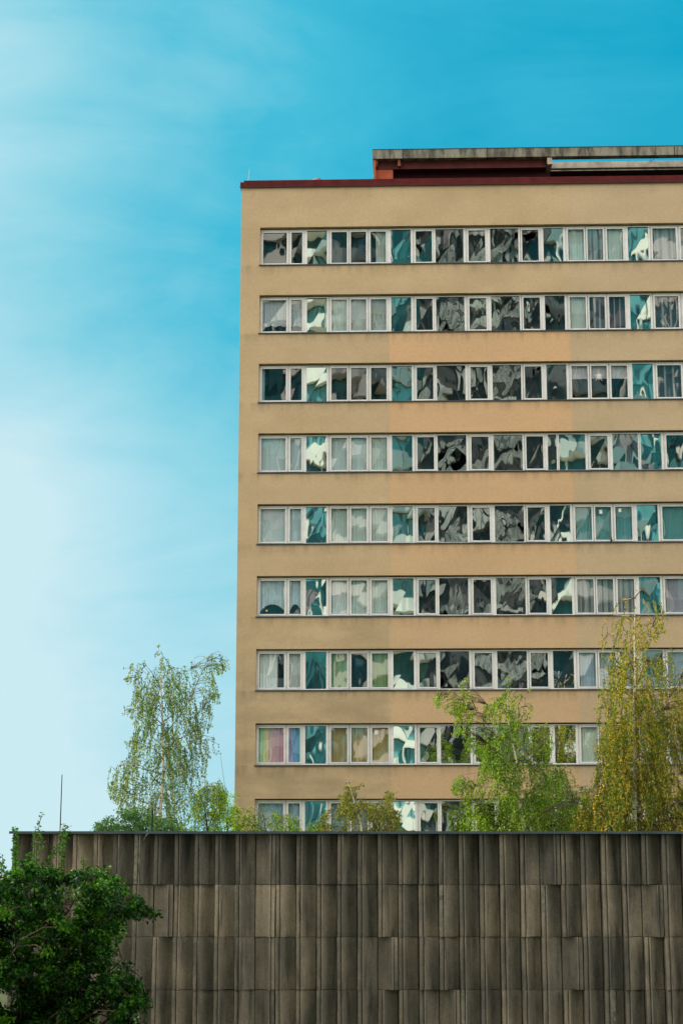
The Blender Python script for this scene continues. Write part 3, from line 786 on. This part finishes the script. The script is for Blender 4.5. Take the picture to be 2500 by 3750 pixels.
    for sp in shoots:                                              # upright young shoots with alternate leaves
        S3 = [Vector(L(*(lambda xz: (xz[0], 0, xz[1]))(unproj(px, py, Y)))) for px, py in sp[0]]
        dens, lsz = sp[1], sp[2]; yo = sp[3] if len(sp) > 3 else rr.uniform(-.2, .3)
        S3 = [p + Vector((0, yo, 0)) for p in S3]
        tw.tube(S3, [.008 - .005 * i / (len(S3) - 1) for i in range(len(S3))], 5)
        for a, b_ in zip(S3, S3[1:]):
            n_ = max(1, int((b_ - a).length * dens * 1.8))
            for i in range(n_):
                p = a.lerp(b_, (i + rr.random()) / n_); an = rr.uniform(0, 2 * math.pi)
                d = Vector((math.cos(an), math.sin(an) * .8, rr.uniform(-.5, .55))).normalized()
                p = p + d * lsz * .75
                LP.append(tuple(p)); LT.append(tuple(d)); LTi.append(rr.gauss(.78, .12)); LS.append(lsz * rr.uniform(.9, 1.5))
    tb.build('trunk', M[bark], root, smooth=True)
    if lb.f: lb.build('limbs', M['limb' if bark == 'birch' else bark], root, smooth=True)
    tw.build('twigs', M['twig'], root)
    tint = np.array(LTi)
    leaf_mesh('crown', np.array(LP), np.array(LT), np.array(LS), tint, M[mat_leaf], root)
    return root

def Z4(L): return [(300 + x / 2.412, 2300 + y / 2.412) for x, y in L]
def Z6(L): return [(1600 + x / 1.742, 2000 + y / 1.742) for x, y in L]
def Z5(L): return [(850 + x / 1.8447, 2000 + y / 1.8447) for x, y in L]
def V5(L): return [(x / 3.484, 2950 + y / 3.484) for x, y in L]

tree('birch_tree', 'tall airy green birch with drooping twigs standing left of the tower against the sky', 'birch tree', 66,
     Z4([(668, 125), (700, 190), (722, 260), (830, 320), (940, 335), (1000, 280), (1090, 285), (1135, 205), (1240, 228), (1325, 322), (1235, 380), (1160, 400), (1170, 450), (1218, 560),
         (1208, 660), (1120, 620), (1165, 750), (1125, 890), (1060, 940), (1190, 975), (1208, 1090), (1110, 1160), (1075, 1310), (1010, 1335), (1220, 1340), (1272, 1400), (1275, 1500), (1150, 1560),
         (950, 1640), (900, 1800), (600, 1800), (420, 1700), (360, 1620), (280, 1525), (243, 1440), (295, 1240), (340, 1195), (430, 1100), (390, 990), (450, 880), (440, 800), (358, 750), (380, 690),
         (450, 660), (470, 560), (380, 450), (400, 395), (437, 285), (500, 310), (560, 300), (640, 295), (665, 230)]),
     Z4([(690, 1800), (695, 1620), (703, 1480), (712, 1300), (716, 1100), (714, 900), (704, 700), (692, 500), (690, 300), (670, 130)]), .075,
     [Z4(l) for l in ([(716, 960), (850, 800), (950, 650), (1020, 450), (1005, 290)], [(950, 650), (1050, 420), (1140, 250), (1220, 230), (1315, 320)], [(704, 700), (610, 500), (560, 400), (450, 290)],
                      [(712, 1290), (600, 1265), (520, 1240), (400, 1220), (310, 1260)], [(716, 1160), (640, 1070), (540, 1040), (430, 1080)], [(716, 1130), (820, 1000), (950, 960), (1100, 965), (1200, 1040)],
                      [(712, 1280), (860, 1225), (960, 1260), (1040, 1350)], [(695, 1600), (560, 1545), (420, 1500), (270, 1430)], [(692, 1720), (840, 1620), (980, 1500), (1100, 1390), (1250, 1390)],
                      [(714, 860), (600, 750), (480, 700), (375, 720)], [(700, 640), (790, 470), (870, 370), (940, 345)], [(708, 1400), (620, 1300), (480, 1190), (350, 1190)], [(692, 520), (620, 400), (570, 320)],
                      [(714, 830), (800, 760), (900, 700), (1060, 700), (1150, 760)], [(690, 480), (730, 380), (790, 330)])],
     950, 'droop', .066, 'g_birch', 'birch', 1.5, gap=.42, strand=(.4, 1.3), step=.042, seed=3, tbias=.12)
tree('shrub', 'dark blue green shrub at the foot of the left birch behind the hall roof', 'shrub', 58,
     Z4([(118, 1800), (130, 1735), (215, 1665), (285, 1690), (315, 1600), (350, 1640), (420, 1620), (500, 1600), (600, 1640), (700, 1690), (830, 1700), (900, 1800), (900, 1900), (118, 1900)]),
     Z4([(560, 1900), (540, 1780), (520, 1680)]), .05, [Z4([(540, 1800), (400, 1740), (225, 1670)]), Z4([(540, 1790), (430, 1700), (318, 1610)])], 240, 'cluster', .072, 'g_dark', 'bark', 1.0, cl_r=.19, cl_n=34, seed=5)
tree('shrub', 'yellow green feathery shrub right of the left birch, beside the tower corner', 'shrub', 64,
     Z4([(880, 1800), (930, 1640), (960, 1540), (1010, 1440), (1080, 1400), (1200, 1360), (1280, 1440), (1260, 1560), (1250, 1900), (880, 1900)]),
     Z4([(1120, 1900), (1110, 1750), (1090, 1560)]), .05, [Z4([(1110, 1780), (1190, 1600), (1230, 1400)]), Z4([(1110, 1760), (1000, 1600)])], 420, 'droop', .062, 'g_bright', 'bark', 1.0, gap=.3, strand=(.2, .6), seed=6)
tree('broadleaf_tree', 'dense bright green tree top touching the left corner of the tower', 'tree', 70,
     Z4([(1225, 1510), (1270, 1480), (1335, 1455), (1352, 1465), (1356, 1900), (1150, 1900), (1130, 1640), (1190, 1560)]),
     Z4([(1290, 1900), (1288, 1700), (1290, 1560)]), .07, [Z4([(1290, 1760), (1240, 1600)])], 90, 'cluster', .07, 'g_bright', 'bark', .9, cl_r=.2, cl_n=45, seed=7)
tree('young_birch', 'low sparse young birch across the tower bottom left corner', 'birch tree', 60,
     Z5([(0, 1960), (-30, 1850), (20, 1760), (60, 1770), (140, 1760), (135, 1690), (165, 1690), (185, 1770), (260, 1765), (300, 1800), (370, 1800), (380, 1830), (450, 1830), (455, 1960)]),
     Z5([(240, 2000), (225, 1880), (200, 1760)]), .03, [Z5([(235, 1930), (180, 1800), (150, 1695)]), Z5([(230, 1900), (330, 1830), (440, 1840)]), Z5([(235, 1950), (100, 1850), (20, 1780)])],
     330, 'droop', .062, 'g_bright', 'bark', .8, gap=.38, strand=(.15, .45), seed=8)
tree('young_birch', 'young birch with green and golden leaves before the lowest windows, left of centre', 'birch tree', 58,
     Z5([(760, 1585), (800, 1595), (820, 1640), (880, 1590), (890, 1605), (835, 1650), (850, 1700), (960, 1750), (1010, 1720), (1030, 1655), (1085, 1660), (1090, 1700), (1060, 1740), (1130, 1810), (1135, 1860), (1095, 1960), (575, 1960), (590, 1850), (640, 1790), (740, 1740), (712, 1695), (770, 1650)]),
     Z5([(880, 2000), (870, 1880), (830, 1740), (800, 1640), (772, 1590)]), .04, [Z5([(880, 1900), (960, 1830), (1050, 1700)]), Z5([(870, 1860), (760, 1800), (640, 1830)]), Z5([(830, 1720), (850, 1640), (885, 1598)]), Z5([(880, 1930), (1000, 1850), (1100, 1850)])],
     620, 'droop', .064, 'g_olive', 'birch', 1.0, gap=.30, strand=(.2, .6), seed=9, tbias=.05)
tree('birch_tree', 'bright green birch with a side branch reaching left, before the tower right of centre', 'birch tree', 60,
     Z6([(165, 850), (185, 850), (195, 920), (240, 915), (250, 1060), (290, 1070), (310, 1000), (350, 975), (440, 930), (462, 780), (475, 930), (565, 915), (595, 1040), (565, 1130), (690, 1140), (735, 1250), (705, 1370), (830, 1430), (860, 1530), (930, 1620), (900, 1900),
         (165, 1900), (150, 1790), (200, 1640), (120, 1590), (95, 1550), (110, 1480), (170, 1455), (265, 1500), (285, 1350), (200, 1290), (170, 1215), (105, 1190), (130, 1080), (80, 1060), (5, 1010), (-30, 970), (15, 905), (90, 915), (150, 920)]),
     Z6([(565, 1900), (555, 1780), (535, 1680), (520, 1550), (505, 1400), (480, 1250), (455, 1100), (445, 960)]), .075,
     [Z6(l) for l in ([(500, 1380), (350, 1180), (250, 1050), (120, 960), (0, 940)], [(250, 1050), (190, 940), (175, 860)], [(525, 1600), (400, 1540), (250, 1530), (110, 1530)], [(505, 1400), (600, 1280), (680, 1180)],
                      [(540, 1700), (660, 1560), (780, 1460)], [(480, 1250), (540, 1080), (550, 940)], [(455, 1100), (380, 1000)], [(555, 1800), (720, 1680), (880, 1640)], [(520, 1550), (380, 1400), (290, 1360)], [(545, 1760), (400, 1700), (230, 1700)])],
     1650, 'droop', .068, 'g_bright', 'birch', 1.5, gap=.42, strand=(.25, .8), step=.045, seed=10, tbias=.05)
tree('broadleaf_tree', 'darker green tree low between the bright green birch and the golden birch', 'tree', 63,
     Z6([(590, 1640), (640, 1500), (730, 1440), (820, 1450), (880, 1520), (990, 1570), (1040, 1900), (540, 1900)]),
     Z6([(800, 1900), (795, 1760), (780, 1640)]), .08, [Z6([(800, 1800), (700, 1640)]), Z6([(800, 1780), (900, 1640)])], 330, 'cluster', .06, 'g_dark', 'bark', 1.0, cl_r=.19, cl_n=36, seed=12, tbias=.1)
tree('birch_tree', 'tall weeping birch with golden catkins and pale trunk near the right edge', 'birch tree', 58,
     Z6([(1258, 240), (1300, 232), (1370, 270), (1412, 335), (1445, 520), (1405, 610), (1345, 640), (1330, 700), (1440, 705), (1485, 645), (1530, 700), (1620, 740), (1700, 900), (1720, 1400), (1720, 1900), (850, 1900), (862, 1700),
         (905, 1590), (1000, 1480), (1030, 1380), (1020, 1290), (1058, 1190), (1035, 950), (1060, 860), (1075, 660), (1045, 590), (1085, 450), (1150, 335), (1215, 300)]),
     Z6([(1262, 1900), (1260, 1700), (1257, 1400), (1258, 1100), (1256, 800), (1258, 620), (1263, 450), (1266, 320), (1275, 250)]), .085,
     [Z6(l) for l in ([(1256, 700), (1205, 620), (1165, 545), (1100, 560)], [(1262, 450), (1200, 430), (1110, 405)], [(1258, 900), (1340, 775), (1430, 730), (1500, 680)], [(1257, 1000), (1350, 880), (1500, 820), (1640, 810)],
                      [(1257, 1290), (1160, 1220), (1070, 1230)], [(1257, 1350), (1400, 1330), (1568, 1285), (1680, 1270)], [(1266, 320), (1330, 248), (1400, 320)], [(1257, 1200), (1170, 1110), (1060, 1080)],
                      [(1257, 1500), (1150, 1400), (1040, 1370)], [(1258, 1600), (1400, 1520), (1600, 1450)], [(1258, 1650), (1120, 1560), (960, 1560)], [(1258, 1120), (1360, 1010), (1450, 980)], [(1258, 860), (1160, 800), (1080, 830)],
                      [(1258, 1750), (1420, 1680), (1620, 1600)], [(1258, 1780), (1100, 1700), (900, 1700)], [(1257, 800), (1200, 700), (1100, 690)], [(1266, 330), (1200, 330), (1130, 400)])],
     2250, 'droop', .066, 'g_gold', 'birch', 1.6, gap=.40, strand=(.5, 1.5), seed=13, topsparse=.90, tbias=.02, step=.042)

# the near tree at the lower left
tree('broadleaf_tree', 'dark green leafy tree with young upright shoots before the left end of the concrete hall', 'tree', 27.5,
     [(-260, 3290), (-120, 3230), (0, 3212), (60, 3196), (95, 3175), (125, 3160), (150, 3185), (200, 3200), (250, 3200), (300, 3205), (345, 3182), (385, 3205), (425, 3235), (435, 3268), (398, 3295), (440, 3290), (500, 3300), (555, 3315), (578, 3350), (545, 3378),
      (490, 3362), (450, 3372), (440, 3395), (412, 3420), (395, 3465), (435, 3478), (467, 3500), (455, 3535), (425, 3560), (480, 3590), (535, 3640), (545, 3680), (520, 3700), (470, 3700), (500, 3735), (490, 3800), (470, 4000), (250, 4200), (-100, 4250), (-400, 4000), (-420, 3500)],
     [(60, 4300), (70, 4000), (90, 3800), (80, 3600), (60, 3430), (50, 3300)], .10,
     [[(75, 3700), (200, 3560), (330, 3420), (430, 3330), (560, 3350)], [(90, 3850), (260, 3700), (400, 3560), (455, 3510)], [(80, 3650), (150, 3450), (200, 3260)], [(90, 3900), (300, 3800), (440, 3700), (530, 3670)],
      [(70, 3600), (-60, 3450), (-180, 3300)], [(150, 3450), (250, 3330), (310, 3220)], [(80, 3800), (-80, 3700), (-250, 3600)], [(60, 3430), (100, 3300), (60, 3200)], [(330, 3420), (370, 3300), (380, 3220)]],
     1650, 'cluster', .062, 'g_near', 'bark', 1.3, gap=.28, gapsc=1.6, cl_r=.15, cl_n=74, seed=21,
     shoots=[([(60, 3205), (62, 3110), (60, 3030)], 90, .045, -.1), ([(52, 3200), (50, 3140), (47, 3100)], 60, .045), ([(118, 3160), (119, 3090), (123, 3032)], 46, .04), ([(141, 3170), (144, 3070), (152, 3015), (165, 2975)], 34, .04),
             ([(143, 3130), (160, 3085), (152, 3050)], 55, .042), ([(165, 3158), (195, 3120), (220, 3085), (231, 3015)], 48, .042), ([(175, 3160), (215, 3120), (262, 3042)], 40, .042), ([(218, 3225), (220, 3150), (224, 3080)], 80, .045),
             ([(231, 3060), (245, 3040), (262, 3030)], 70, .045), ([(308, 3230), (309, 3170), (311, 3140)], 60, .045), ([(390, 3250), (395, 3200), (400, 3172)], 60, .045), ([(405, 3260), (415, 3225), (430, 3215)], 50, .045),
             ([(22, 3205), (15, 3170), (12, 3160)], 60, .045), ([(-5, 3215), (2, 3150), (0, 3130)], 40, .045), ([(110, 3175), (105, 3140), (102, 3125)], 80, .045), ([(342, 3200), (343, 3180), (344, 3172)], 60, .04)])

# ------------------------------------------------------------------ the high-rise opposite (behind the photographer), seen mirrored in the panes
op = thing('glass_tower', 'teal glass high-rise with cream curved balconies opposite, seen only as reflections in the windows', 'building', (0, -30, 0))
ob_w, ob_t, ob_a, ob_d, ob_g, ob_p = MB(), MB(), MB(), MB(), MB(), MB()
ob_t.box(-44, 1.5, -16, -2.2, 0, 88); ob_d.box(1.5, 14.5, -16, -1.0, 0, 88); ob_t.box(14.5, 52, -16, -2.2, 0, 88)
ro = random.Random(3)
for i, z in enumerate(np.arange(3, 86, 3.7)):
    for xa, xb in ((-44, 1.3), (14.7, 52)):
        n = 24; pr = None
        for j in range(n + 1):
            x = xa + (xb - xa) * j / n; y = -1.2 + 1.6 * math.sin(x * .32 + .25 * i)
            if pr:
                ob_w.quad([(pr[0], pr[1], z), (x, y, z), (x, y, z + 1.45), (pr[0], pr[1], z + 1.45)])
                ob_w.quad([(pr[0], pr[1], z), (pr[0], -2.2, z), (x, -2.2, z), (x, y, z)]); ob_w.quad([(pr[0], pr[1], z + 1.45), (x, y, z + 1.45), (x, -2.2, z + 1.45), (pr[0], -2.2, z + 1.45)])
                if j % 2: ob_d.box(x - .04, x + .04, y + .02, y + .07, z, z + 1.45)
            pr = (x, y)
    for xa in list(np.arange(-43, 0, 4.4)) + list(np.arange(16, 50, 4.4)):
        ob_w.tube([(xa, -1.6, z - 2.55), (xa, -1.6, z)], .22, 8)
        for q in range(1, 4): ob_d.box(xa + q * 1.1, xa + q * 1.1 + .09, -2.2, -2.0, z - 2.2, z)
        if ro.random() < .7: ob_a.box(xa + .6, xa + 3.6, -2.2, -2.12, z - 2.4, z - .15)
        if ro.random() < .18: ob_p.box(xa + .4, xa + 3.0, -2.2, -2.05, z - 2.4, z - .15)
    # stair flights on the dark concrete core
    s_ = 1 if i % 2 else -1; xa, xb = (3, 13) if s_ > 0 else (13, 3)
    ob_g.v += []; b0 = [(xa, -.2, z), (xb, -.2, z + 3.7), (xb, -.2, z + 5.1), (xa, -.2, z + 1.4)]
    ob_g.quad(b0 if s_ > 0 else b0[::-1]); ob_g.box(1.6, 3.0, -1, -.1, z - .4, z + 1.1); 
    if i % 2: ob_g.box(13, 14.4, -1, -.1, z, z + 1.2)
    for j in range(8): ob_d.box(3.3 + j * 1.2, 3.36 + j * 1.2, -.1, -.04, z, z + 2.2)
    if i % 3 == 1: ob_w.box(5, 11.5, -.5, -.15, z + 1.0, z + 1.6)
    for q in range(12): ob_d.box(3.1 + q * .85, 3.16 + q * .85, -.04, .02, z + (q * .31 if s_ > 0 else 3.4 - q * .31), z + 1.9 + (q * .31 if s_ > 0 else 3.4 - q * .31))
    for q in range(3):
        xq = ro.uniform(2, 13); (ob_g if ro.random() < .6 else ob_p).box(xq, xq + ro.uniform(.4, 1.6), -.99, -.6 + q * .01, z + ro.uniform(0, 1), z + ro.uniform(1.8, 3.6))
ob_t.build('glass_wall', M['opp_teal'], op); ob_w.build('balcony', M['opp_white'], op); ob_a.build('glazing', M['opp_aqua'], op)
ob_d.build('core', M['opp_dark'], op); ob_g.build('stair', M['opp_grey'], op); ob_p.build('balcony_wall', M['opp_pink'], op)
